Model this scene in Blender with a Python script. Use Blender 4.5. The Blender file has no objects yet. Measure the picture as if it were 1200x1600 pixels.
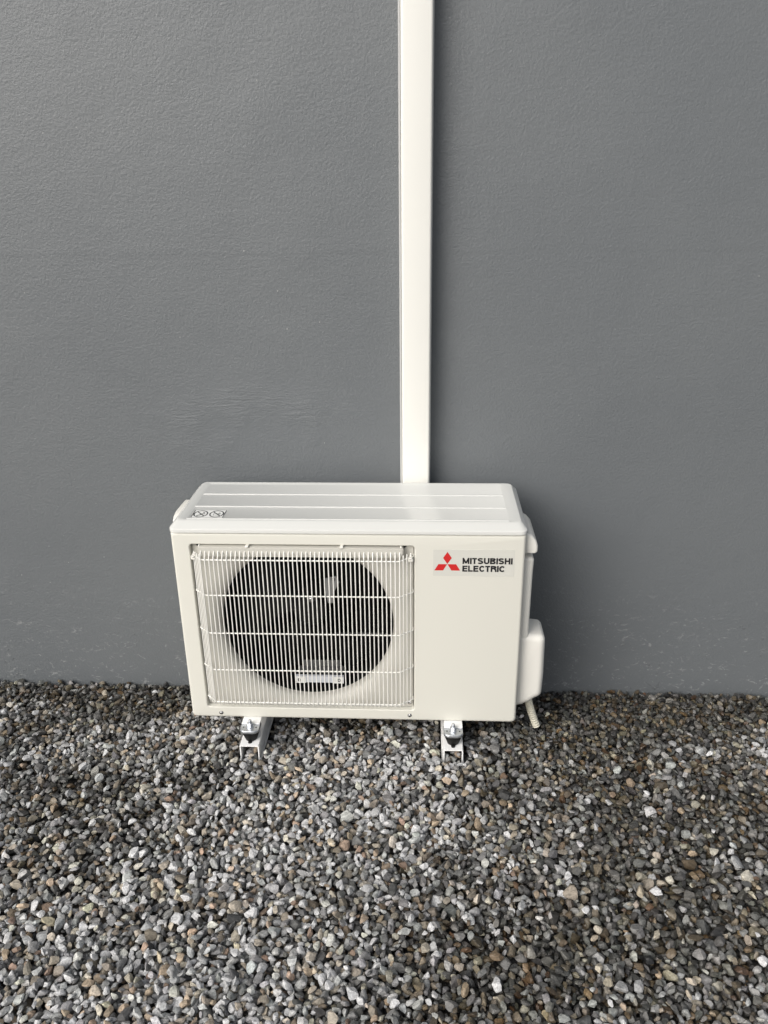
import bpy, bmesh, math, random
import numpy as np
from mathutils import Vector, Matrix
PI = math.pi
S = bpy.context.scene
C = S.collection

# ------------------------------------------------------------------ camera
FPX, CAM, YAW, PITCH, ROLL = 1260.0, Vector((.1756, -1.6522, 1.2430)), -.0536, .3913, -.0140
fw = Vector((math.sin(YAW)*math.cos(PITCH), math.cos(YAW)*math.cos(PITCH), -math.sin(PITCH)))
rt = Vector((math.cos(YAW), -math.sin(YAW), 0)); up = rt.cross(fw)
rt2 = rt*math.cos(ROLL)+up*math.sin(ROLL); up2 = up*math.cos(ROLL)-rt*math.sin(ROLL)
cd = bpy.data.cameras.new('camera'); cam = bpy.data.objects.new('camera', cd); C.objects.link(cam)
m3 = Matrix((rt2, up2, -fw)).transposed()
cam.matrix_world = Matrix.Translation(CAM) @ m3.to_4x4()
cd.sensor_fit = 'VERTICAL'; cd.sensor_height = 24; cd.lens = FPX/1600*24; cd.clip_start = .02; cd.clip_end = 500
S.camera = cam
S.render.resolution_x, S.render.resolution_y = 768, 1024

# ------------------------------------------------------------------ light
SUN_EL, SUN_AZ = math.radians(34), math.radians(-40)      # azimuth: left of the wall's normal
tosun = Vector((math.sin(SUN_AZ)*math.cos(SUN_EL), -math.cos(SUN_AZ)*math.cos(SUN_EL), math.sin(SUN_EL)))
w = bpy.data.worlds.new('World'); S.world = w; w.use_nodes = True
nt = w.node_tree; bg = nt.nodes['Background']
sky = nt.nodes.new('ShaderNodeTexSky'); sky.sky_type = 'NISHITA'; sky.sun_disc = False
sky.sun_elevation = SUN_EL; sky.sun_rotation = math.atan2(tosun.x, tosun.y); sky.air_density = 1; sky.dust_density = 4
hs = nt.nodes.new('ShaderNodeHueSaturation'); hs.inputs['Saturation'].default_value = .42
nt.links.new(sky.outputs[0], hs.inputs['Color']); nt.links.new(hs.outputs[0], bg.inputs[0])
bg.inputs[1].default_value = .094
sl = bpy.data.lights.new('sun', 'SUN'); sl.energy = 1.4; sl.angle = math.radians(44); sl.color = (1, .975, .94)
sun = bpy.data.objects.new('sun', sl); C.objects.link(sun)
sun.rotation_euler = tosun.to_track_quat('Z', 'Y').to_euler()
S.view_settings.view_transform = 'Standard'; S.view_settings.look = 'None'
S.view_settings.exposure = .60; S.view_settings.gamma = 1

# ------------------------------------------------------------------ materials
def mat(name, col, rough=.5, metal=0, spec=.5, var=0, vscale=8, bump=0, bscale=400, coat=0):
    m = bpy.data.materials.new(name); m.use_nodes = True
    n = m.node_tree.nodes; l = m.node_tree.links; b = n['Principled BSDF']
    b.inputs['Base Color'].default_value = (*col, 1); b.inputs['Roughness'].default_value = rough
    b.inputs['Metallic'].default_value = metal; b.inputs['Specular IOR Level'].default_value = spec
    b.inputs['Coat Weight'].default_value = coat
    tc = n.new('ShaderNodeTexCoord')
    if var:
        t = n.new('ShaderNodeTexNoise'); t.inputs['Scale'].default_value = vscale; t.inputs['Detail'].default_value = 6
        l.new(tc.outputs['Object'], t.inputs['Vector'])
        r = n.new('ShaderNodeMix'); r.data_type = 'RGBA'
        r.inputs[6].default_value = (*[c*(1-var) for c in col], 1); r.inputs[7].default_value = (*[min(1, c*(1+var)) for c in col], 1)
        l.new(t.outputs['Fac'], r.inputs[0]); l.new(r.outputs[2], b.inputs['Base Color'])
        q = n.new('ShaderNodeMapRange'); q.inputs[3].default_value = rough-.06; q.inputs[4].default_value = rough+.06
        l.new(t.outputs['Fac'], q.inputs[0]); l.new(q.outputs[0], b.inputs['Roughness'])
    if bump:
        t = n.new('ShaderNodeTexNoise'); t.inputs['Scale'].default_value = bscale; t.inputs['Detail'].default_value = 3
        l.new(tc.outputs['Object'], t.inputs['Vector'])
        u = n.new('ShaderNodeBump'); u.inputs['Strength'].default_value = bump; u.inputs['Distance'].default_value = .001
        l.new(t.outputs['Fac'], u.inputs['Height']); l.new(u.outputs[0], b.inputs['Normal'])
    return m
M = dict(
    paint=mat('cream_white_paint', (.67, .66, .595), .36, spec=.5, bump=.12, bscale=260),
    lidp=mat('lid_white_paint', (.635, .638, .61), .24, spec=.5, bump=.04, bscale=200),
    wire=mat('white_coated_wire', (.86, .85, .80), .3),
    plastic=mat('cream_plastic', (.76, .745, .69), .38, bump=.1, bscale=500),
    pvc=mat('white_pvc', (.755, .75, .705), .32, spec=.5, var=.012, vscale=4),
    pvcg=mat('grey_white_pvc', (.50, .50, .49), .5),
    black=mat('black_plastic', (.004, .004, .004), .7, spec=.2),
    fan=mat('dark_fan_plastic', (.006, .006, .006), .5, spec=.3),
    rubber=mat('black_rubber', (.006, .006, .006), .6, spec=.25),
    zinc=mat('galvanised_steel', (.50, .52, .545), .34, metal=.85, var=.1, vscale=60),
    steel=mat('screw_steel', (.5, .5, .5), .25, metal=1),
    rail=mat('rail_white_coating', (.88, .88, .87), .4, var=.03, vscale=30),
    red=mat('red_ink', (.55, .022, .022), .4), ink=mat('black_ink', (.012, .012, .014), .4),
    sticker=mat('translucent_grey_film', (.60, .595, .545), .28),
    wsticker=mat('white_film', (.82, .82, .79), .3),
    hose=mat('ivory_hose_plastic', (.66, .63, .52), .45),
    bracket=mat('grey_bracket_steel', (.30, .30, .295), .45, metal=.3),
    dark=mat('slot_dark', (.03, .03, .03), .6),
    shroud=mat('shaded_shroud_cream', (.54, .525, .475), .42),  # same cream as the casing, darkened to paint in shade behind the wires
)
# heat exchanger: dark fins with faint tube dots
hx = mat('condenser_fins', (.014, .014, .015), .5)
n = hx.node_tree.nodes; l = hx.node_tree.links
tc = n.new('ShaderNodeTexCoord'); wv = n.new('ShaderNodeTexWave'); wv.inputs['Scale'].default_value = 160; wv.bands_direction = 'X'
l.new(tc.outputs['Object'], wv.inputs['Vector']); bu = n.new('ShaderNodeBump'); bu.inputs['Distance'].default_value = .002
l.new(wv.outputs['Fac'], bu.inputs['Height']); l.new(bu.outputs[0], n['Principled BSDF'].inputs['Normal'])

# ------------------------------------------------------------------ helpers
def link(name, bm, m, parent=None, smooth=30, recalc=True):
    if recalc: bmesh.ops.recalc_face_normals(bm, faces=bm.faces)
    me = bpy.data.meshes.new(name); bm.to_mesh(me); bm.free(); me.materials.append(m)
    if smooth:
        me.polygons.foreach_set('use_smooth', [True]*len(me.polygons)); me.set_sharp_from_angle(angle=math.radians(smooth))
    o = bpy.data.objects.new(name, me); C.objects.link(o)
    if parent: o.parent = parent
    return o
def tag(o, label, cat, group=None):
    o['label'] = label; o['category'] = cat
    if group: o['group'] = group
def thing(name, label, cat, loc=(0, 0, 0), group=None):
    o = bpy.data.objects.new(name, None); o.empty_display_size = .05; C.objects.link(o); o.location = loc
    tag(o, label, cat, group); return o
def box(bm, x0, x1, y0, y1, z0, z1, bev=0, seg=2):
    r = bmesh.ops.create_cube(bm, size=1)
    bmesh.ops.scale(bm, vec=(x1-x0, y1-y0, z1-z0), verts=r['verts'])
    bmesh.ops.translate(bm, vec=((x0+x1)/2, (y0+y1)/2, (z0+z1)/2), verts=r['verts'])
    if bev:
        es = {e for v in r['verts'] for e in v.link_edges}
        bmesh.ops.bevel(bm, geom=list(es), offset=bev, segments=seg, affect='EDGES', profile=.5)
def loft(bm, loops, cap0=True, cap1=True, closed=True):
    vs = [[bm.verts.new(p) for p in lp] for lp in loops]
    for a, b in zip(vs, vs[1:]):
        n = len(a)
        for i in range(n if closed else n-1):
            j = (i+1) % n; bm.faces.new((a[i], a[j], b[j], b[i]))
    if cap0: bm.faces.new(vs[0][::-1])
    if cap1: bm.faces.new(vs[-1])
    return vs
def tube(bm, pts, r, n=6, cap=True):
    pts = [Vector(p) for p in pts]; loops = []; prev = None
    for i, p in enumerate(pts):
        d = (pts[min(i+1, len(pts)-1)]-pts[max(i-1, 0)]).normalized()
        a = d.orthogonal().normalized() if prev is None else (prev-d*prev.dot(d)).normalized()
        prev = a; b = d.cross(a); rr = r[i] if isinstance(r, (list, tuple)) else r
        loops.append([p+(a*math.cos(2*PI*k/n)+b*math.sin(2*PI*k/n))*rr for k in range(n)])
    loft(bm, loops, cap, cap)
def rrect(x0, x1, z0, z1, r, n=5):
    """rounded rectangle, counter-clockwise; r is a number or (bl, br, tr, tl)"""
    if not isinstance(r, tuple): r = (r,)*4
    pts = []
    for (cx, cz, a0, rr) in ((x0, z0, 180, r[0]), (x1, z0, 270, r[1]), (x1, z1, 0, r[2]), (x0, z1, 90, r[3])):
        sx = 1 if cx == x0 else -1; sz = 1 if cz == z0 else -1
        for k in range(n+1):
            a = math.radians(a0+90*k/n)
            pts.append((cx+sx*rr+rr*math.cos(a), cz+sz*rr+rr*math.sin(a)))
    return pts
def inset(x0, x1, z0, z1, d): return x0+d, x1-d, z0+d, z1-d
def cyl(bm, c, axis, r, h, n=24, r2=None):
    axis = Vector(axis).normalized(); c = Vector(c)
    tube(bm, [c, c+axis*h], [r, r2 if r2 is not None else r], n)
def dome(bm, c, axis, r, h, n=16):
    axis = Vector(axis).normalized(); c = Vector(c)
    k = 5; tube(bm, [c+axis*h*math.sin(PI/2*i/k) for i in range(k+1)], [max(r*math.cos(PI/2*i/k), r*.08) for i in range(k+1)], n)

# ------------------------------------------------------------------ ground profile and wall
WALL_Y = .3412
def gz(x, y):
    t = np.clip((np.asarray(y)+.07)/(WALL_Y+.07), 0, 1)
    base = -.068-.076*t**1.1
    lump = .004*np.sin(np.asarray(x)*5.1+1.2)*np.sin(np.asarray(y)*6.3+.4)+.003*np.sin(np.asarray(x)*11+2*np.asarray(y)*7)
    return base+lump*(1-.6*t)

# wall
bm = bmesh.new()
box(bm, -7, 7, WALL_Y, WALL_Y+.3, -.6, 5.5)
wm = bpy.data.materials.new('grey_painted_render'); wm.use_nodes = True
n = wm.node_tree.nodes; l = wm.node_tree.links; b = n['Principled BSDF']
tc = n.new('ShaderNodeTexCoord')
def noise(scale, detail=4, rough=.5, vec=None, dist=0):
    t = n.new('ShaderNodeTexNoise'); t.inputs['Scale'].default_value = scale; t.inputs['Detail'].default_value = detail
    t.inputs['Roughness'].default_value = rough; t.inputs['Distortion'].default_value = dist
    l.new(vec if vec else tc.outputs['Object'], t.inputs['Vector']); return t.outputs['Fac']
def mapping(sc, loc=(0, 0, 0), rot=(0, 0, 0)):
    t = n.new('ShaderNodeMapping'); t.inputs['Scale'].default_value = sc; t.inputs['Location'].default_value = loc; t.inputs['Rotation'].default_value = rot
    l.new(tc.outputs['Object'], t.inputs['Vector']); return t.outputs[0]
def math_(op, a, bb, c=None):
    t = n.new('ShaderNodeMath'); t.operation = op
    for i, v in enumerate((a, bb, c)):
        if v is None: continue
        if isinstance(v, (int, float)): t.inputs[i].default_value = v
        else: l.new(v, t.inputs[i])
    return t.outputs[0]
def ramp(v, a, bb, lo=0., hi=1.):
    t = n.new('ShaderNodeMapRange'); t.inputs[1].default_value = a; t.inputs[2].default_value = bb
    t.inputs[3].default_value = lo; t.inputs[4].default_value = hi; t.interpolation_type = 'SMOOTHSTEP'
    l.new(v, t.inputs[0]); return t.outputs[0]
def mixc(f, c1, c2):
    t = n.new('ShaderNodeMix'); t.data_type = 'RGBA'; l.new(f, t.inputs[0])
    for i, c in ((6, c1), (7, c2)):
        if isinstance(c, tuple): t.inputs[i].default_value = (*c, 1)
        else: l.new(c, t.inputs[i])
    return t.outputs[2]
col = mixc(ramp(noise(2.2, 5), .3, .7), (.131, .142, .150), (.140, .151, .158))
sep = n.new('ShaderNodeSeparateXYZ'); l.new(tc.outputs['Object'], sep.inputs[0])
low = ramp(sep.outputs['Z'], .30, -.1)
spk = n.new('ShaderNodeTexVoronoi'); spk.inputs['Scale'].default_value = 26; l.new(tc.outputs['Object'], spk.inputs['Vector'])
spots = math_('MULTIPLY', ramp(spk.outputs['Distance'], .05, .03), ramp(math_('ADD', noise(3.5), math_('MULTIPLY', low, .09)), .55, .61))
col = mixc(math_('MULTIPLY', spots, .7), col, (.42, .42, .40))
# low scuffs: pale scratches concentrated near the foot of the wall
sc1 = noise(34, 8, .7, mapping((1, 1, 1.8), (3, 0, 1)), 1.5)
scuff = math_('MULTIPLY', ramp(sc1, .57, .65), math_('ADD', math_('MULTIPLY', low, .5), .015))
col = mixc(scuff, col, (.36, .365, .36))
l.new(col, b.inputs['Base Color'])
b.inputs['Roughness'].default_value = .42; b.inputs['Specular IOR Level'].default_value = .55
# height: coarse trowel undulation + strokes + fine grain
und = noise(3.0, 3)
strk = noise(9, 7, .62, mapping((1, 1, 4.5), rot=(0, .12, 0)), .8)
fine = noise(150, 6, .64)
grain = noise(330, 3, .6)
# a patch of stronger horizontal trowel marks low on the left
dx = math_('MULTIPLY', math_('ADD', sep.outputs['X'], .25), 2.7); dz = math_('MULTIPLY', math_('ADD', sep.outputs['Z'], -.66), 8.0)
patch = ramp(math_('ADD', math_('MULTIPLY', dx, dx), math_('MULTIPLY', dz, dz)), 1.0, .15)
strk2 = noise(16, 5, .55, mapping((1, 1, 7), rot=(0, -.08, 0)), 1.6)
# thin ridge line across the wall at about 1.1 m
rz = math_('ADD', sep.outputs['Z'], math_('MULTIPLY', noise(3, 3), .02))
ridge = math_('MULTIPLY', ramp(rz, 1.085, 1.10), ramp(rz, 1.135, 1.10))
# cracked patches of lumpy render
lump = ramp(noise(20, 8, .7, dist=2.), .60, .66)
lm = math_('MULTIPLY', lump, ramp(noise(2.6, 2), .52, .62))
H = math_('ADD', math_('MULTIPLY', und, 2.2), math_('MULTIPLY', strk, .2))
H = math_('ADD', H, math_('MULTIPLY', fine, .58)); H = math_('ADD', H, math_('MULTIPLY', grain, .2))
H = math_('ADD', H, math_('MULTIPLY', math_('MULTIPLY', strk2, math_('MULTIPLY', patch, ramp(noise(6, 3), .38, .6))), .9))
H = math_('ADD', H, math_('MULTIPLY', ridge, .09)); H = math_('ADD', H, math_('MULTIPLY', math_('MULTIPLY', lump, ramp(noise(2.9, 3), .44, .58)), math_('ADD', math_('MULTIPLY', low, .40), .06)))
bu = n.new('ShaderNodeBump'); bu.inputs['Strength'].default_value = 1; bu.inputs['Distance'].default_value = .0022
l.new(H, bu.inputs['Height']); l.new(bu.outputs[0], b.inputs['Normal'])
wall = link('rendered_wall', bm, wm, None, 0)
tag(wall, 'tall grey painted render wall with trowel marks and scuffs near its foot', 'wall')

# ground sheet (one sheet to the horizon, following the dip towards the wall)
gm = bpy.data.materials.new('packed_gravel_bed'); gm.use_nodes = True
n = gm.node_tree.nodes; l = gm.node_tree.links; b = n['Principled BSDF']; tc = n.new('ShaderNodeTexCoord')
vo = n.new('ShaderNodeTexVoronoi'); vo.inputs['Scale'].default_value = 62; l.new(tc.outputs['Object'], vo.inputs['Vector'])
cr = n.new('ShaderNodeValToRGB'); sp = n.new('ShaderNodeSeparateColor'); l.new(vo.outputs['Color'], sp.inputs[0]); l.new(sp.outputs[0], cr.inputs[0])
e = cr.color_ramp.elements; e[0].color = (.04, .038, .035, 1); e[1].color = (.3, .3, .29, 1)
k = e.new(.55); k.color = (.11, .11, .108, 1); k = e.new(.8); k.color = (.17, .13, .09, 1)
l.new(cr.outputs[0], b.inputs['Base Color']); b.inputs['Roughness'].default_value = .8
bu = n.new('ShaderNodeBump'); bu.invert = True; bu.inputs['Distance'].default_value = .02; l.new(vo.outputs['Distance'], bu.inputs['Height']); l.new(bu.outputs[0], b.inputs['Normal'])
X0, X1, Y0 = -1.75, 1.95, -1.35                          # extent of the loose stones
xs = sorted(set([-200, -60, -20, -8, -4, -2.5]+[round(X0+i*(X1-X0)/60, 4) for i in range(61)]+[2.5, 4, 8, 20, 60, 200]))
ys = sorted(set([-300, -100, -30, -10, -5, -2.5]+[round(Y0+i*(WALL_Y-Y0)/40, 4) for i in range(41)]+[.6]))
bm = bmesh.new(); g = []
for y in ys:
    row = []
    for x in xs:
        z = float(gz(x, min(y, WALL_Y)))
        inz = (X0-.01 < x < X1+.01 and y > Y0-.01)
        row.append(bm.verts.new((x, y, z-(.026 if inz else .004))))
    g.append(row)
for a, c in zip(g, g[1:]):
    for i in range(len(xs)-1): bm.faces.new((a[i], a[i+1], c[i+1], c[i]))
ground = link('ground', bm, gm, None, 60); ground['kind'] = 'structure'

# ------------------------------------------------------------------ gravel: loose stones dropped onto the bed
rng = np.random.default_rng(7)
RES = .003
nx, ny = int((X1-X0)/RES), int((WALL_Y-.002-Y0)/RES)
gx, gy = np.meshgrid(X0+(np.arange(nx)+.5)*RES, Y0+(np.arange(ny)+.5)*RES, indexing='ij')
Hm = gz(gx, gy)-.024
rail_mask = ((np.abs(np.abs(gx)-.25) < .030) & (np.abs(np.abs(gx)-.25) > .019) & (gy > -.066))
inside_rail = (np.abs(np.abs(gx)-.25) < .019) & (gy > -.056)
def ico(sub):
    b_ = bmesh.new(); bmesh.ops.create_icosphere(b_, subdivisions=sub, radius=1)
    v = np.array([p.co[:] for p in b_.verts]); f = np.array([[p.index for p in q.verts] for q in b_.faces]); b_.free(); return v, f
def protos(sub, count):
    v0, f = ico(sub); out = []
    for _ in range(count):
        v = v0.copy()
        for _ in range(int(rng.integers(11, 18))):
            d = rng.normal(size=3); d /= np.linalg.norm(d); h = rng.uniform(.42, .74)
            s = v@d; over = s > h; v[over] -= np.outer(s[over]-h, d)
        v += rng.normal(size=v.shape)*.012
        v /= np.abs(v).max(0)
        out.append(v)
    return out, f
PH, FH = protos(3 if False else 2, 70)
PL, FL = protos(1, 30)
def lowf(x, y, s, seed):
    r = np.random.default_rng(seed); o = np.zeros_like(x)
    for k in range(7):
        a = r.uniform(0, 2*PI); f = s*r.uniform(.6, 1.8); o += np.sin((x*np.cos(a)+y*np.sin(a))*f+r.uniform(0, 6.28))
    return o/2.2
# seen core (denser, finer stones) and margin
def trapez(x, y):
    hw = .86+.28*(y+.8)/1.1
    return (abs(x-.09) < hw+.1) and y > -.86
stones = []
N = int((X1-X0)*(WALL_Y-Y0)*6900*2.3)
px = rng.uniform(X0+.01, X1-.01, (N, 4)); py = rng.uniform(Y0+.01, WALL_Y-.006, (N, 4))
mul = np.exp(rng.normal(0, .26, N)); asp = rng.uniform(.52, .92, N); fl = rng.uniform(.38, .75, N)
L = np.clip(.0079*mul, .0042, .0150)                    # half length
yaws = rng.uniform(0, PI, N); tilts = rng.normal(0, math.radians(30), (N, 2))
for i in range(N):
    a = L[i]; bb = a*asp[i]; c = a*fl[i]; cy_, sy_ = math.cos(yaws[i]), math.sin(yaws[i])
    best = None
    nc = int(a*.8/RES); 
    for k in range(4):
        ix = int((px[i, k]-X0)/RES); iy = int((py[i, k]-Y0)/RES)
        h = Hm[max(ix-nc, 0):ix+nc+1, max(iy-nc, 0):iy+nc+1].mean()-float(gz(0, py[i, k]))
        if best is None or h < best[0]: best = (h, px[i, k], py[i, k])
    h, x, y = best
    y = min(y, WALL_Y-a*.75)
    nr = int(a/RES)+1; ix = int((x-X0)/RES); iy = int((y-Y0)/RES)
    i0, i1, j0, j1 = max(ix-nr, 0), min(ix+nr+1, nx), max(iy-nr, 0), min(iy+nr+1, ny)
    dx = gx[i0:i1, j0:j1]-x; dy = gy[i0:i1, j0:j1]-y
    u = (dx*cy_+dy*sy_)/a; v = (-dx*sy_+dy*cy_)/bb
    q = 1-u*u-v*v; mk = q > .12
    if not mk.any(): continue
    if rail_mask[i0:i1, j0:j1][mk].any(): continue
    pr = c*np.sqrt(np.clip(q, 0, 1)); Hs = Hm[i0:i1, j0:j1]
    z = np.quantile((Hs+pr*.85)[mk], .86)
    cap = float(gz(x, y))+.010
    if z+c*.6 > cap+.004: continue
    if inside_rail[min(max(ix, 0), nx-1), min(max(iy, 0), ny-1)] and z+c > -.046: continue
    Hs[mk] = np.maximum(Hs[mk], (z+pr*.85)[mk])
    stones.append((x, y, z, a, bb, c, yaws[i], tilts[i, 0], tilts[i, 1]))
st = np.array(stones); print('stones', len(st))
# keep only what can still be seen from above
nS = len(st)
ix = ((st[:, 0]-X0)/RES).astype(int); iy = np.clip(((st[:, 1]-Y0)/RES).astype(int), 0, ny-1)
keep = np.zeros(nS, bool)
for i in range(nS):
    r_ = 2; blk = Hm[max(ix[i]-r_, 0):ix[i]+r_+1, max(iy[i]-r_, 0):iy[i]+r_+1]
    keep[i] = blk.min() < st[i, 2]+st[i, 5]+.004
st = st[keep]; print('kept', len(st))
nS = len(st)
x, y = st[:, 0], st[:, 1]
# inherent stone colours
pal = np.array([(.25, .252, .25), (.34, .343, .34), (.17, .17, .168), (.42, .42, .41), (.11, .11, .108), (.37, .335, .28), (.27, .215, .158), (.20, .145, .11), (.52, .50, .43), (.68, .66, .60), (.06, .06, .06), (.21, .185, .15)])
prb = np.array([.2, .17, .13, .10, .09, .085, .05, .02, .05, .015, .05, .11]); prb /= prb.sum()
ci = rng.choice(len(pal), nS, p=prb); colr = pal[ci]*np.exp(rng.normal(-.06, .3, nS))[:, None]*(1+rng.normal(0, .012, (nS, 3)))
# damp patches: near the wall and in blotches
d = lowf(x, y, 5, 3)*.55+lowf(x, y, 15, 5)*.45+lowf(x, y, 45, 8)*.25
rel = (st[:, 2]+st[:, 5]-gz(x, y))/.010                                # stones lying on top dry first
damp = d-.05+2.4*np.clip((y+.05)/.28, 0, 1)+.8*np.clip((x-.1)/.6, -.7, 1)-.6*np.clip(rel, -1.5, 1.5)
damp = 1/(1+np.exp(-(damp+rng.normal(0, .7, nS))*2.2))
grey = colr.mean(1)[:, None]
wet = np.clip(grey+(colr-grey)*1.8, .01, 1)*np.array([1.03, .99, .91])*.29
colr = colr*1.58*(1-damp)[:, None]+wet*damp[:, None]
colr = np.clip(colr, .010, .50)
core = np.array([trapez(a, c) for a, c in zip(x, y)])
allv, allf, allc, off = [], [], [], 0
def rotm(st_):
    cz, sz = np.cos(st_[:, 6]), np.sin(st_[:, 6]); cx_, sx_ = np.cos(st_[:, 7]), np.sin(st_[:, 7]); cy_, sy_ = np.cos(st_[:, 8]), np.sin(st_[:, 8])
    o = np.zeros_like(cz); one = o+1
    Rz = np.stack([cz, -sz, o, sz, cz, o, o, o, one], -1).reshape(-1, 3, 3)
    Rx = np.stack([one, o, o, o, cx_, -sx_, o, sx_, cx_], -1).reshape(-1, 3, 3)
    Ry = np.stack([cy_, o, sy_, o, one, o, -sy_, o, cy_], -1).reshape(-1, 3, 3)
    return Rz@Rx@Ry
Rm = rotm(st); flip = rng.choice([-1., 1.], (nS, 2))
for sel, PR, F in ((core, PH, FH), (~core, PL, FL)):
    idx = np.nonzero(sel)[0]; pi_ = rng.integers(0, len(PR), len(idx))
    for p in range(len(PR)):
        I = idx[pi_ == p]
        if not len(I): continue
        V = PR[p][None]*(st[I][:, None, 3:6]*1.06)
        V = np.einsum('nij,nkj->nki', Rm[I], V)+st[I][:, None, :3]
        nv = V.shape[1]; allv.append(V.reshape(-1, 3))
        allf.append((F[None]+(off+np.arange(len(I))*nv)[:, None, None]).reshape(-1, 3)); off += len(I)*nv
        allc.append(np.repeat(np.c_[colr[I], damp[I]], len(F), 0))
V = np.concatenate(allv); F = np.concatenate(allf); K = np.concatenate(allc)
V[:, 1] = np.minimum(V[:, 1], WALL_Y-.001)
me = bpy.data.meshes.new('gravel'); me.vertices.add(len(V)); me.vertices.foreach_set('co', V.astype(np.float32).ravel())
me.loops.add(len(F)*3); me.loops.foreach_set('vertex_index', F.astype(np.int32).ravel())
me.polygons.add(len(F)); me.polygons.foreach_set('loop_start', (np.arange(len(F))*3).astype(np.int32))
me.update(calc_edges=True)
at = me.attributes.new('tone', 'FLOAT_COLOR', 'FACE'); at.data.foreach_set('color', K.astype(np.float32).ravel())
me.polygons.foreach_set('use_smooth', np.zeros(len(F), bool))
sm = bpy.data.materials.new('crushed_stone'); sm.use_nodes = True
n = sm.node_tree.nodes; l = sm.node_tree.links; b = n['Principled BSDF']; tc = n.new('ShaderNodeTexCoord')
an = n.new('ShaderNodeAttribute'); an.attribute_name = 'tone'
f1 = noise(260, 4, .65); f2 = noise(70, 3, .6, mapping((1, 3, 1), rot=(.4, .3, .8)))
mul_ = math_('ADD', math_('MULTIPLY', ramp(f1, .3, .7), .5), math_('ADD', math_('MULTIPLY', ramp(f2, .35, .65), .3), .6))
vm = n.new('ShaderNodeVectorMath'); vm.operation = 'SCALE'; l.new(an.outputs['Color'], vm.inputs[0]); l.new(mul_, vm.inputs['Scale'])
l.new(vm.outputs[0], b.inputs['Base Color'])
l.new(ramp(an.outputs['Alpha'], .2, 1, .75, .38), b.inputs['Roughness'])
bu = n.new('ShaderNodeBump'); bu.inputs['Distance'].default_value = .0016; bu.inputs['Strength'].default_value = .7
l.new(f1, bu.inputs['Height']); l.new(bu.outputs[0], b.inputs['Normal'])
me.materials.append(sm); gr = bpy.data.objects.new('gravel', me); C.objects.link(gr)
gr['kind'] = 'stuff'; tag(gr, 'grey and brown crushed stone gravel covering the ground up to the wall', 'gravel')

# ------------------------------------------------------------------ pipe cover (vertical trunking)
pc = thing('pipe_cover', 'tall white plastic pipe trunking running up the grey wall behind the unit', 'trunking', (.1524, WALL_Y, .12))
XL, XR, ZB, ZT = .1147, .1900, .12, 4.2
bm = bmesh.new()
def prof(z):
    pts = []; yf = WALL_Y-.055; r = .006
    pts.append((XL+.0050, WALL_Y-.010, z))
    for k in range(6):
        a = math.radians(180+90*k/5); pts.append((XL+.0050+r+r*math.cos(a), yf+r+r*math.sin(a), z))
    for k in range(6):
        a = math.radians(270+90*k/5); pts.append((XR-.001-r+r*math.cos(a), yf+r+r*math.sin(a), z))
    pts.append((XR-.001, WALL_Y-.010, z)); return pts
loft(bm, [prof(ZB), prof(ZT)])
o = link('cover', bm, M['pvc'], pc, 40); o.matrix_parent_inverse = Matrix.Translation(-pc.location)
bm = bmesh.new(); box(bm, XL-.0005, XR+.0012, WALL_Y-.011, WALL_Y-.0005, ZB-.01, ZT, .001, 1)
box(bm, XL-.0002, XL+.0044, WALL_Y-.049, WALL_Y-.0112, ZB-.01, ZT, .0006, 1)
o = link('back_plate', bm, M['pvcg'], pc, 40); o.matrix_parent_inverse = Matrix.Translation(-pc.location)

# ------------------------------------------------------------------ air conditioner
ac = thing('air_conditioner', 'cream white outdoor air conditioner unit with round fan behind a wire grille, on rails', 'air conditioner', (0, .14, 0))
def part(name, bm, m, parent=None, smooth=30, recalc=True):
    o = link(name, bm, M[m] if isinstance(m, str) else m, None, smooth, recalc)
    p = parent or ac
    o.parent = p; o.matrix_parent_inverse = p_world(p).inverted(); return o
def p_world(o):
    mtx = Matrix.Translation(o.location) if o.parent is None else p_world(o.parent)@o.matrix_parent_inverse@Matrix.Translation(o.location)
    return mtx
D, HT = .2790, .5065
RX0, RX1, RZ0, RZ1 = -.3615, .1555, .031, .4785
CX, CZ = -.103, .255
# casing: shell with a rectangular recess in its face and a round opening in the recess
bm = bmesh.new()
def shell(d, y): return [(px_, y, pz_) for px_, pz_ in rrect(*inset(-.402, .4045, 0, HT, d), (.010, .010, .004, .004), 5)]
RD = .013; RW = .034; R_ = .0075; front = []
lo = [shell(.0, D)]
lo.append(shell(0, R_))
for k in range(1, 6):
    a = PI/2*k/5; lo.append(shell(R_*(1-math.cos(a)), R_*(1-math.sin(a))))
loops = loft(bm, lo, True, False)
outer = loops[-1]
def rec(d, y, r=.007): return [(px_, y, pz_) for px_, pz_ in rrect(*inset(RX0, RX1, RZ0, RZ1, d), r, 4)]
rl = loft(bm, [rec(-.0012, 0, .008), rec(.0006, .0012), rec(.0035, RW, .006)], False, False)
def fill(bm, *lps):
    es = []
    for lp in lps:
        for i in range(len(lp)):
            e_ = bm.edges.get((lp[i], lp[(i+1) % len(lp)])) or bm.edges.new((lp[i], lp[(i+1) % len(lp)])); es.append(e_)
    bmesh.ops.triangle_fill(bm, edges=es, use_beauty=True)
fill(bm, outer, rl[0])
def circ(r, y, nseg=72): return [(CX+r*math.cos(2*PI*k/nseg), y, CZ+r*math.sin(2*PI*k/nseg)) for k in range(nseg)]
casing = part('casing', bm, 'paint', None, 24)
bm = bmesh.new()
loft(bm, [[(x_, y_, z_) for x_, z_ in rrect(-.340, .130, .4500, .4740, (.012, .012, .004, .004), 3)] for y_ in (-.0085, RD+.0005)])
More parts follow.
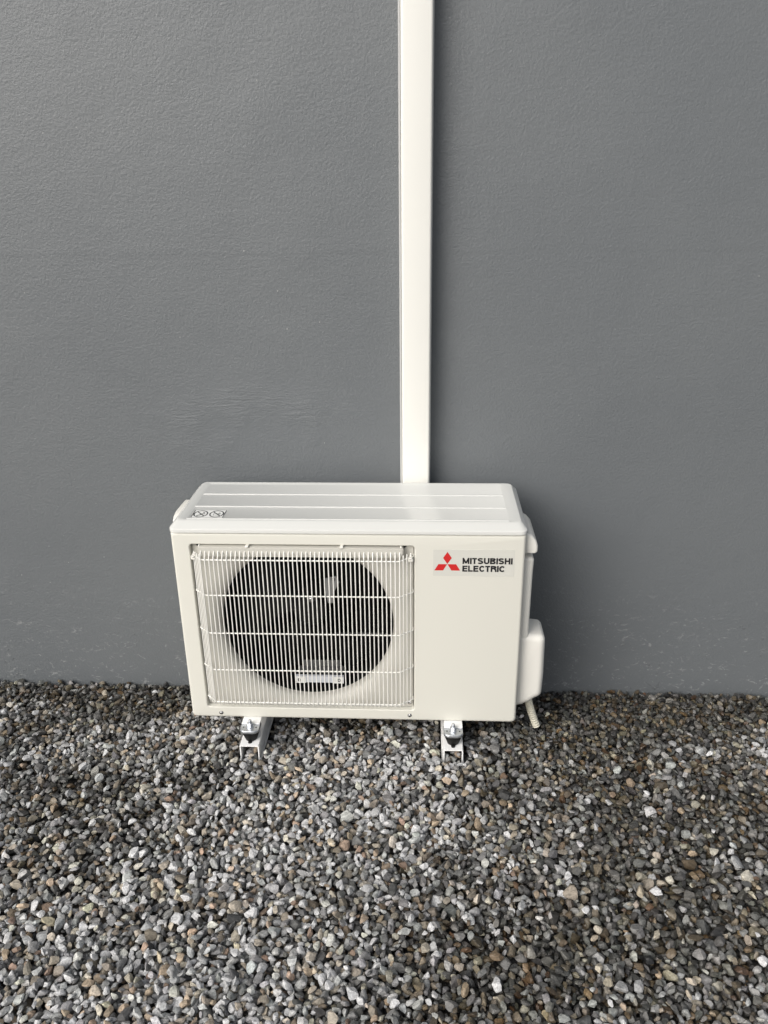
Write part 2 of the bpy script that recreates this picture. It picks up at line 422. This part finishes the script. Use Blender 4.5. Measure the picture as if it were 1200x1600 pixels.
bmesh.ops.bevel(bm, geom=[e_ for e_ in bm.edges if abs(e_.verts[0].co.y+.0085) < 1e-5 and abs(e_.verts[1].co.y+.0085) < 1e-5], offset=.002, segments=2, affect='EDGES')
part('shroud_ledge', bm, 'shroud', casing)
# bell mouth: one pressed sheet from the edge of the recess, flaring back into the round opening
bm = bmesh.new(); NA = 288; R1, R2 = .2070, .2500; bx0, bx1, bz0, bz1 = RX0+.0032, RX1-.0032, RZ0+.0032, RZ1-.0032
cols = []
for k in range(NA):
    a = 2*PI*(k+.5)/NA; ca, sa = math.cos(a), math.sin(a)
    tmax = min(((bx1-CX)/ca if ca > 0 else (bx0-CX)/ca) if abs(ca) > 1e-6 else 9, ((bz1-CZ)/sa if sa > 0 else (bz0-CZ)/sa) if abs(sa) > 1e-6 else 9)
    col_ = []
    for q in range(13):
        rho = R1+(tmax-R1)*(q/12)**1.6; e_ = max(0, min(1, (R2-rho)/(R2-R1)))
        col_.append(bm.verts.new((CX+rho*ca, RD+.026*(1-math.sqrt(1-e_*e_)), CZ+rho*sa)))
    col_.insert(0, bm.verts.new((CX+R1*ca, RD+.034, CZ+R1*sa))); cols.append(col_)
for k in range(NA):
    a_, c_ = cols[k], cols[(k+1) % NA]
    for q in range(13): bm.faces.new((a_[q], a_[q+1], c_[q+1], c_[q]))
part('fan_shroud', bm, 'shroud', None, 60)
# black drum added around the fan to keep the casing interior dark
bm = bmesh.new(); loft(bm, [circ(.2085, RD+.033), circ(.222, .075), circ(.222, .232)], False, False)
part('dark_fan_drum', bm, 'black', None, 60)
bm = bmesh.new(); box(bm, -.385, .14, .233, .262, .015, .495); hxo = part('heat_exchanger', bm, hx, None, 0)
# fan
fan = bmesh.new()
tube(fan, [(CX, .085, CZ), (CX, .090, CZ), (CX, .10, CZ), (CX, .165, CZ)], [.010, .036, .043, .045], 36)
fo = part('fan', fan, 'fan', None, 40)
for k in range(3):
    bm = bmesh.new(); g = []
    for i in range(9):
        r_ = .043+.152*i/8; row = []
        for j in range(9):
            t = j/8; wdt = math.radians(34+20*(i/8)); a = 2*PI*k/3+.5+wdt*(t-.5)*2+.35*(i/8)**2
            row.append(bm.verts.new((CX+r_*math.cos(a), .155-.06*t-.01*math.sin(PI*t), CZ+r_*math.sin(a))))
        g.append(row)
    for a_, c_ in zip(g, g[1:]):
        for j in range(8): bm.faces.new((a_[j], a_[j+1], c_[j+1], c_[j]))
    bmesh.ops.solidify(bm, geom=bm.faces[:], thickness=.003)
    part('blade', bm, 'fan', fo, 50)
bm = bmesh.new(); dome(bm, (CX+.003, .0845, CZ+.0375), (0, -1, 0), .0062, .004); cyl(bm, (CX+.003, .0860, CZ+.0375), (0, -1, 0), .0085, .0015, 20)
part('hub_nut', bm, 'steel', fo)
# grey bracket plate seen through the grille, upper right of the hub
bm = bmesh.new()
pl = [(-.062, .372), (-.036, .378), (-.028, .362), (-.044, .332), (-.044, .305), (-.058, .305), (-.062, .335)]
loft(bm, [[(x_, .080, z_-.02) for x_, z_ in pl], [(x_, .083, z_-.02) for x_, z_ in pl]])
mb = part('motor_bracket', bm, 'bracket')
bm = bmesh.new(); dome(bm, (-.042, .080, .350), (0, -1, 0), .0042, .003); part('bracket_screw', bm, 'steel', mb)
# white component block low in the opening
bm = bmesh.new(); box(bm, -.146, -.024, .060, .070, .0665, .085, .001, 1)
blk = part('terminal_strip', bm, mat('strip_plastic', (.62, .64, .68), .4))
for x0_, x1_ in ((-.146, -.120), (-.049, -.024)):
    bm = bmesh.new(); box(bm, x0_, x1_, .0585, .0600, .0665, .0850); part('end_label', bm, 'wsticker', blk, 0)
for cx_ in (-.137, -.036):
    bm = bmesh.new()
    ring = [(cx_+.0035*math.cos(a)*(1 if math.cos(a) > 0 else .7), .0578, .0760+.0038*math.sin(a)) for a in [2*PI*k/16 for k in range(17)]]
    tube(bm, ring, .0008, 5); box(bm, cx_-.0030, cx_-.0014, .0574, .0584, .0722, .0798)
    part('symbol', bm, 'ink', blk, 0)
bm = bmesh.new(); box(bm, -.140, -.026, .070, .1, .088, .092, .001, 1); box(bm, -.130, -.034, .095, .099, .0925, .11, .001, 1)
part('motor_bracket_foot', bm, mat('dull_bracket', (.09, .09, .088), .45), blk)
bm = bmesh.new(); box(bm, -.060, .10, .195, .199, .128, .1315); part('coil_strap', bm, 'bracket', hxo)

# grille of welded wires
bm = bmesh.new(); YF = -.020; WR = .0013
xk0, xk1 = -.333, .1215
nW = 46; verts_x = [xk0+(xk1-xk0)*i/(nW-1) for i in range(nW)]
def wire_v(x_, yf, topz=.4685, botz=.0475):
    dy = yf-YF
    tube(bm, [(x_, yf+.017, topz), (x_, yf+.012, topz-.004), (x_, yf+.001, .4525), (x_, yf, .447), (x_, yf, .064), (x_, yf+.002, .058), (x_, yf+.011, botz)], WR, 6)
for x_ in verts_x: wire_v(x_, YF)
def side(t, s):                                            # t 0..1 along the bent side
    xk = xk0 if s < 0 else xk1; xe = -.3565 if s < 0 else .1510
    return xk+(xe-xk)*t, YF+.024*t
for s in (-1, 1):
    for t in ((.2, .42, .64, .86) if s < 0 else (.27, .55, .84)):
        x_, y_ = side(t, s)
        tube(bm, [(x_, min(y_+.004, .006), .4585), (x_, y_, .449), (x_, y_, .0545)], WR, 6)
def bar(z, dz=0, r=.0017, y0=YF+.0026, ends=True):
    pts = []
    if ends:
        xe, ye = side(1.02, -1); pts += [(xe, min(ye+.012, RD), z+dz*1.2+.002), (xe, ye, z+dz)]
        for t in (.5, .08): x_, y_ = side(t, -1); pts.append((x_+.0012, y_+.0026, z+dz*t))
    pts += [(xk0+.006, y0, z), (xk1-.006, y0, z)]
    if ends:
        for t in (.08, .5): x_, y_ = side(t, 1); pts.append((x_-.0012, y_+.0026, z+dz*t))
        xe, ye = side(1.02, 1); pts += [(xe, ye, z+dz), (xe, min(ye+.012, RD), z+dz*1.2+.002)]
    tube(bm, pts, r, 8)
for z_ in (.4465, .3555, .2545, .1525, .0595): bar(z_, .002)
tube(bm, [(-.338, .007, .4765), (-.3385, -.001, .4735), (-.335, -.0035, .4665), (.121, -.0035, .4665), (.1245, -.001, .4735), (.124, .007, .4765)], .0016, 8)
tube(bm, [(-.330, -.0075, .0500), (.118, -.0075, .0500)], .0015, 8)
gr_ = part('fan_grille', bm, 'wire', None, 50)
# clips holding the grille
for x_ in (-.226, -.010):
    bm = bmesh.new(); box(bm, x_-.004, x_+.004, -.0105, RD, .4745, .4780, .001, 1); part('grille_clip', bm, 'plastic', gr_)
for x_, s in ((-.3525, 1), (.1465, -1)):
    bm = bmesh.new(); box(bm, x_-.006, x_+.006, -.006, RD, .4405, .4465, .0012, 1); box(bm, x_-.005, x_+.003, -.009, RD, .4475, .4515, .001, 1)
    part('grille_clip', bm, 'plastic', gr_)
for x_, z_ in ((-.343, .4735), (.131, .4735), (-.347, .0455), (.1435, .0475)):
    bm = bmesh.new(); dome(bm, (x_, RD-.0005, z_), (0, -1, 0), .0050, .0045 if z_ < .1 else .003); cyl(bm, (x_, RD, z_), (0, -1, 0), .0056, .0015, 18)
    part('grille_screw', bm, 'steel' if z_ < .1 else 'dark', gr_)
# top corner ears of the grille frame
for x_, z_ in ((-.3275, .0145), (.1435, .0165), (-.3, .4935)):
    if z_ > .4: continue
    bm = bmesh.new(); dome(bm, (x_, .0005, z_), (0, -1, 0), .0042, .0032); cyl(bm, (x_, .0006, z_), (0, -1, 0), .0052, .0012, 18)
    part('casing_screw', bm, 'steel', casing)

# lid
bm = bmesh.new()
LX, LY0, LY1, LZ0, LZ1 = .4025, -.0035, .2795, .5072, .5286
def lidl(d, z, r=.016): return [(x_, y_, z) for x_, y_ in rrect(-LX-.002+d*.5, LX+.005-d*.5, LY0+d, LY1-d*.3, (r-d*.2, r-d*.2, .013, .013), 6)]
lo = [lidl(d_, z_) for d_, z_ in ((.003, LZ0), (0, LZ0+.0006), (0, LZ0+.0072), (.0005, LZ0+.0086), (.0017, LZ0+.0096), (.0035, LZ0+.0104), (.0120, LZ0+.0146), (.0225, LZ0+.0198), (.0270, LZ1))]
ls = loft(bm, lo, True, False)
def pan(d, z): return [(x_, y_, z) for x_, y_ in rrect(-.372+d, .370-d, .026+d, .262-d, .004, 3)]
pn = loft(bm, [pan(0, LZ1), pan(.0022, LZ1-.0012)], False, True)
fill(bm, ls[-1], pn[0])
lid = part('lid', bm, 'lidp', None, 26)
bm = bmesh.new()
for y_ in (.0315, .1075, .1880):
    pts = []
    for x_ in (-.3695, .3675):
        pts.append([(x_, y_-.0034, LZ1-.0011), (x_, y_-.0020, LZ1+.0004), (x_, y_, LZ1+.0009), (x_, y_+.0020, LZ1+.0002), (x_, y_+.0042, LZ1-.0011), (x_, y_, LZ1-.0016)])
    loft(bm, pts)
part('ridge', bm, 'lidp', lid, 40)
# warning sticker on the lid
def strip(bm, pts, wd, plane, closed=False):
    """flat ribbon along 2D points; plane maps (u, v) to 3D"""
    n_ = len(pts); L_, R_2 = [], []
    for i in range(n_):
        a = Vector(pts[(i-1) % n_] if closed or i else pts[i]); b_ = Vector(pts[(i+1) % n_] if closed or i < n_-1 else pts[i])
        d_ = (b_-a).normalized(); nn = Vector((-d_.y, d_.x))*wd/2; p = Vector(pts[i])
        L_.append(bm.verts.new(plane(p+nn))); R_2.append(bm.verts.new(plane(p-nn)))
    for i in range(n_ if closed else n_-1):
        j = (i+1) % n_; bm.faces.new((L_[i], L_[j], R_2[j], R_2[i]))
SZ = LZ1-.0012
bm = bmesh.new(); loft(bm, [[(x_, y_, z_) for x_, y_ in rrect(-.3635, -.2865, .0365, .0850, .001, 1)] for z_ in (SZ-.0005, SZ+.0002)])
stk = part('warning_sticker', bm, 'wsticker', lid, 0)
bm = bmesh.new(); top = lambda p: (p[0], p[1], SZ+.00035)
strip(bm, [(-.3620, .0380), (-.2880, .0380), (-.2880, .0835), (-.3620, .0835)], .0010, top, True)
for sx in (-.3619, -.2881): strip(bm, [(sx, .0385), (sx, .0830)], .0020, lambda p: (p[0], p[1], SZ+.00045))
for cx_ in (-.3440, -.3065):
    strip(bm, [(cx_+.0155*math.cos(2*PI*k/28), .0608+.0185*math.sin(2*PI*k/28)) for k in range(28)], .0030, top, True)
    strip(bm, [(cx_-.011, .0608+.0135), (cx_+.011, .0608-.0135)], .0028, lambda p: (p[0], p[1], SZ+.0005))
# crouching figure / jug pictograms
strip(bm, [(-.3520, .050), (-.3450, .0530), (-.3410, .0600), (-.3340, .0610)], .0035, lambda p: (p[0], p[1], SZ+.0006))
strip(bm, [(-.3360, .0665), (-.3400, .0690)], .0035, lambda p: (p[0], p[1], SZ+.0007))
strip(bm, [(-.3130, .0520), (-.3130, .0640), (-.3020, .0640), (-.3020, .0520)], .0012, lambda p: (p[0], p[1], SZ+.0006), True)
strip(bm, [(-.3010, .0690), (-.2985, .0600), (-.3005, .0560)], .0012, lambda p: (p[0], p[1], SZ+.0007))
part('pictogram', bm, 'ink', stk, 0, recalc=False)

# front sticker: emblem and lettering
bm = bmesh.new(); loft(bm, [[(x_, y_, z_) for x_, z_ in rrect(.1972, .3805, .4035, .4700, .0008, 1)] for y_ in (-.0003, .0004)])
lg = part('name_sticker', bm, 'sticker', None, 0)
bm = bmesh.new(); ex, ez = .2292, .4338; yy = -.0006
for poly in (((0, 0), (.0098, .0152), (0, .0304), (-.0098, .0152)),
             ((-.0003, -.0004), (-.0200, -.0004), (-.0294, -.0163), (-.0095, -.0163)),
             ((.0003, -.0004), (.0200, -.0004), (.0294, -.0163), (.0095, -.0163))):
    bm.faces.new([bm.verts.new((ex+u_, yy, ez+v_)) for u_, v_ in poly])
part('emblem', bm, 'red', lg, 0)
def letter(bm, ch, x0, wd, z0, h, t, k0):
    """one grotesque capital from flat strokes, t = stroke weight"""
    k = [k0]
    def st_(pts, tt=t, closed=False):
        k[0] += 1; yk = yy-.00002*k[0]
        strip(bm, [(x0+u_*wd, z0+v_*h) for u_, v_ in pts], tt, lambda p: (p[0], yk, p[1]), closed)
    a = t/2/wd; b_ = t/2/h
    def ar(cx_, cz_, rx, rz, a0, a1, n_=9): return [(cx_+rx*math.cos(math.radians(a0+(a1-a0)*q/n_)), cz_+rz*math.sin(math.radians(a0+(a1-a0)*q/n_))) for q in range(n_+1)]
    if ch in 'MIHELBRUT'.replace('T', '').replace('U', ''): st_([(a, 0), (a, 1)])
    if ch == 'M': st_([(1-a, 0), (1-a, 1)]); st_([(a, 1-b_*.6), (.5, b_*.9)], t*.92); st_([(1-a, 1-b_*.6), (.5, b_*.9)], t*.92)
    if ch == 'H': st_([(1-a, 0), (1-a, 1)]); st_([(a, .52), (1-a, .52)])
    if ch == 'T': st_([(.5, 0), (.5, 1)]); st_([(0, 1-b_), (1, 1-b_)])
    if ch == 'E': st_([(a, b_), (1, b_)]); st_([(a, 1-b_), (1, 1-b_)]); st_([(a, .52), (.93, .52)])
    if ch == 'L': st_([(a, b_), (1, b_)])
    if ch == 'U': st_([(a, 1), (a, .36)]+ar(.5, .36, .5-a, .36-b_, 180, 360, 14)+[(1-a, 1)])
    if ch == 'C': st_(ar(.5, .5, .5-a, .5-b_, 38, 322, 26))
    if ch == 'S': st_(ar(.5, .74, .5-a, .26-b_, 15, 180, 12)+ar(.5, .74, .5-a, .22, 190, 262, 6)+ar(.5, .27, .5-a, .24, 82, 0, 8)+ar(.5, .27, .5-a, .27-b_, -8, -168, 12))
    if ch in 'BR': st_([(a, 1-b_), (.62, 1-b_)]+ar(.66, .755, .34-a-(.03 if ch == 'B' else 0), .245-b_, 90, -90, 10)+[(a, .51)])
    if ch == 'B': st_([(a, .51), (.62, .51)]+ar(.64, .27, .36-a, .27-b_+.0, 78, -90, 10)+[(a, b_)])
    if ch == 'R': st_([(.58, .50), (.80, .42), (.88, .28), (.90, .12), (.96, 0)])
    return k[0]
def word(txt, x0, x1, z0, z1):
    wid = dict(M=1.22, I=.27, T=.86, S=1., U=1., B=1., H=1., E=.9, L=.82, C=1.06, R=1.); gap = .11
    tot = sum(wid[c_] for c_ in txt)+gap*(len(txt)-1)-(.09 if 'CT' in txt else 0); u_ = (x1-x0)/tot; x_ = x0; bm = bmesh.new(); k_ = 0
    for c_ in txt:
        k_ = letter(bm, c_, x_, wid[c_]*u_, z0, z1-z0, .0037, k_); x_ += (wid[c_]+(gap if c_ != 'C' else .02))*u_
    part('lettering', bm, 'ink', lg, 0, recalc=False)
word('MITSUBISHI', .2635, .3758, .4345, .4498)
word('ELECTRIC', .2635, .3602, .4150, .4303)

# right side: handle, side cover, valve cover
def xz_part(name, pts, y0, y1, r, m='plastic', parent=None, yr=None):
    """closed x-z outline extruded in y with rounded front and back"""
    bm = bmesh.new(); c = Vector((sum(p[0] for p in pts)/len(pts), 0, sum(p[1] for p in pts)/len(pts))); lo = []
    xb = min(p[0] for p in pts)
    def lp(s, y): return [(xb+(p[0]-xb)*(1-s/(max(q[0] for q in pts)-xb)), y, c.z+(p[1]-c.z)*(1-s/abs(max(q[1] for q in pts)-c.z))) for p in pts]
    for k in range(6):
        a = PI/2*k/5; lo.append(lp(r*(1-math.sin(a)), y0+r*(1-math.cos(a))))
    for k in range(5, -1, -1):
        a = PI/2*k/5; lo.append(lp(r*(1-math.sin(a)), y1-r*(1-math.cos(a))))
    loft(bm, lo); return part(name, bm, m, parent, 40)
def arc(cx_, cz_, r, a0, a1, n_=6): return [(cx_+r*math.cos(math.radians(a0+(a1-a0)*k/n_)), cz_+r*math.sin(math.radians(a0+(a1-a0)*k/n_))) for k in range(n_+1)]
sc_ = xz_part('side_cover', [(.395, .03), (.424, .03)]+[(.4262, .12), (.4285, .40)]+arc(.4215, .428, .008, 0, 90)+[(.395, .437)], .030, .20, .008)
xz_part('handle', [(.395, .452), (.420, .452)]+arc(.4280, .458, .0065, -90, 0)+[(.4345, .470), (.430, .484), (.420, .496), (.408, .503), (.395, .505)], .020, .15, .006)
xz_part('handle', [(.395, .4375), (.414, .4375), (.414, .4525), (.395, .4525)], .05, .16, .002, 'plastic', sc_)
xz_part('valve_cover', [(.395, .022), (.420, .028), (.440, .038), (.455, .050)]+arc(.4540, .066, .0150, -60, 0, 4)+[(.4705, .12), (.4690, .205)]+arc(.4540, .214, .0145, 0, 90)+[(.425, .231), (.395, .233)], .028, .125, .016)
# left side tab
bm = bmesh.new()
tp = [(.085, .488), (.083, .500), (.095, .508), (.115, .511), (.185, .511), (.200, .508), (.203, .498), (.203, .480), (.095, .480)]
loft(bm, [[(x_, y_, z_) for y_, z_ in tp] for x_ in (-.398, -.4205)])
bmesh.ops.bevel(bm, geom=bm.edges[:], offset=.002, segments=2, affect='EDGES')
part('sensor_holder', bm, 'plastic', None, 40)

# feet with bolts
for sx in (-.2505, .2505):
    bm = bmesh.new()
    ol = rrect(sx-.0225, sx+.0225, -.0215, .06, (.002, .002, .002, .002), 3)
    loft(bm, [[(x_, y_, -.0035) for x_, y_ in ol], [(x_, y_, -.0008) for x_, y_ in ol]])
    ft = part('foot', bm, 'rail', None, 40)
    bm = bmesh.new(); lo = []
    for d_, z_ in ((.0015, -.0125), (0, -.0110), (0, -.0060), (.0012, -.0042), (.0030, -.0042)):
        lo.append([(x_, y_, z_) for x_, y_ in rrect(sx-.0240+d_, sx+.0240-d_, -.0495+d_, -.0100, (.015, .015, .002, .002), 6)])
    loft(bm, lo); pltz = part('bracket_plate', bm, 'zinc', ft, 40)
    for dx_ in (-.0155, .0155):
        bm = bmesh.new(); cyl(bm, (sx+dx_, -.0320, -.00405), (0, 0, 1), .0020, .0004, 12)
        part('hole', bm, 'dark', pltz, 0)
    bm = bmesh.new(); cyl(bm, (sx, -.0265, -.0042), (0, 0, 1), .0105, .0016, 28)
    part('washer', bm, 'zinc', ft)
    bm = bmesh.new(); tube(bm, [(sx, -.0265, -.0026), (sx, -.0265, .0040), (sx, -.0265, .0052)], [.0082, .0082, .0072], 6)
    tube(bm, [(sx, -.0265, .005), (sx, -.0265, .0125), (sx, -.0265, .0135)], [.0042, .0042, .0034], 16)
    part('bolt', bm, 'zinc', ft)

# rails
for sx, lab in ((-.2505, 'white steel channel rail with rubber mount under the fan grille end of the unit'), (.2505, 'white steel channel rail with rubber mount under the plain panel end, nearer the hose')):
    rr = thing('support_rail', lab, 'rail', (sx, .1, -.08), 'support rails under the air conditioner')
    ZR = -.0405; t_ = .0028; hw = .0238
    pr_ = [(-hw-.0035, -.088), (-hw-.0035, -.0855), (-hw, -.0845), (-hw, ZR-.0015), (-hw+.0015, ZR), (hw-.0015, ZR), (hw, ZR-.0015), (hw, -.0845), (hw+.0035, -.0855), (hw+.0035, -.088),
           (hw-t_, -.088), (hw-t_, ZR-t_), (-hw+t_, ZR-t_), (-hw+t_, -.088)]
    bm = bmesh.new(); loft(bm, [[(sx+a, y_, c) for a, c in pr_] for y_ in (-.0570, .30)])
    ch = part('channel', bm, 'rail', rr, 30)
    bm = bmesh.new(); lp_ = rrect(sx-.0050, sx+.0050, -.0490, -.0360, .0045, 4)
    loft(bm, [[(a, c, z_) for a, c in lp_] for z_ in (ZR-.001, ZR+.0004)])
    part('slot', bm, 'dark', ch, 0)
    bm = bmesh.new()
    tube(bm, [(sx, -.0265, ZR), (sx, -.0265, ZR+.003), (sx, -.0265, -.020), (sx, -.0265, -.0126)], [.0140, .0150, .0215, .0225], 32)
    part('rubber_mount', bm, 'rubber', rr, 40)
    bm = bmesh.new(); box(bm, sx-.0045, sx+.0045, -.0475, -.0380, ZR+.0005, ZR+.0032, .001, 1)
    part('mount_tab', bm, 'rubber', rr, 40)

# drain hose
bm = bmesh.new()
p0, p1, p2, p3 = Vector((.436, .085, .045)), Vector((.444, .088, .01)), Vector((.450, .085, -.02)), Vector((.4690, .078, -.066))
pts, rad = [], []
NN = 84
for i in range(NN+1):
    t = i/NN; p = p0*(1-t)**3+p1*3*t*(1-t)**2+p2*3*t*t*(1-t)+p3*t**3
    pts.append(p); rad.append(.0088+(.0013 if (i % 4) < 2 else 0))
tube(bm, pts, rad, 20)
hz = link('drain_hose', bm, M['hose'], None, 20)
tag(hz, 'short ivory corrugated drain hose hanging below the valve cover onto the gravel', 'hose')
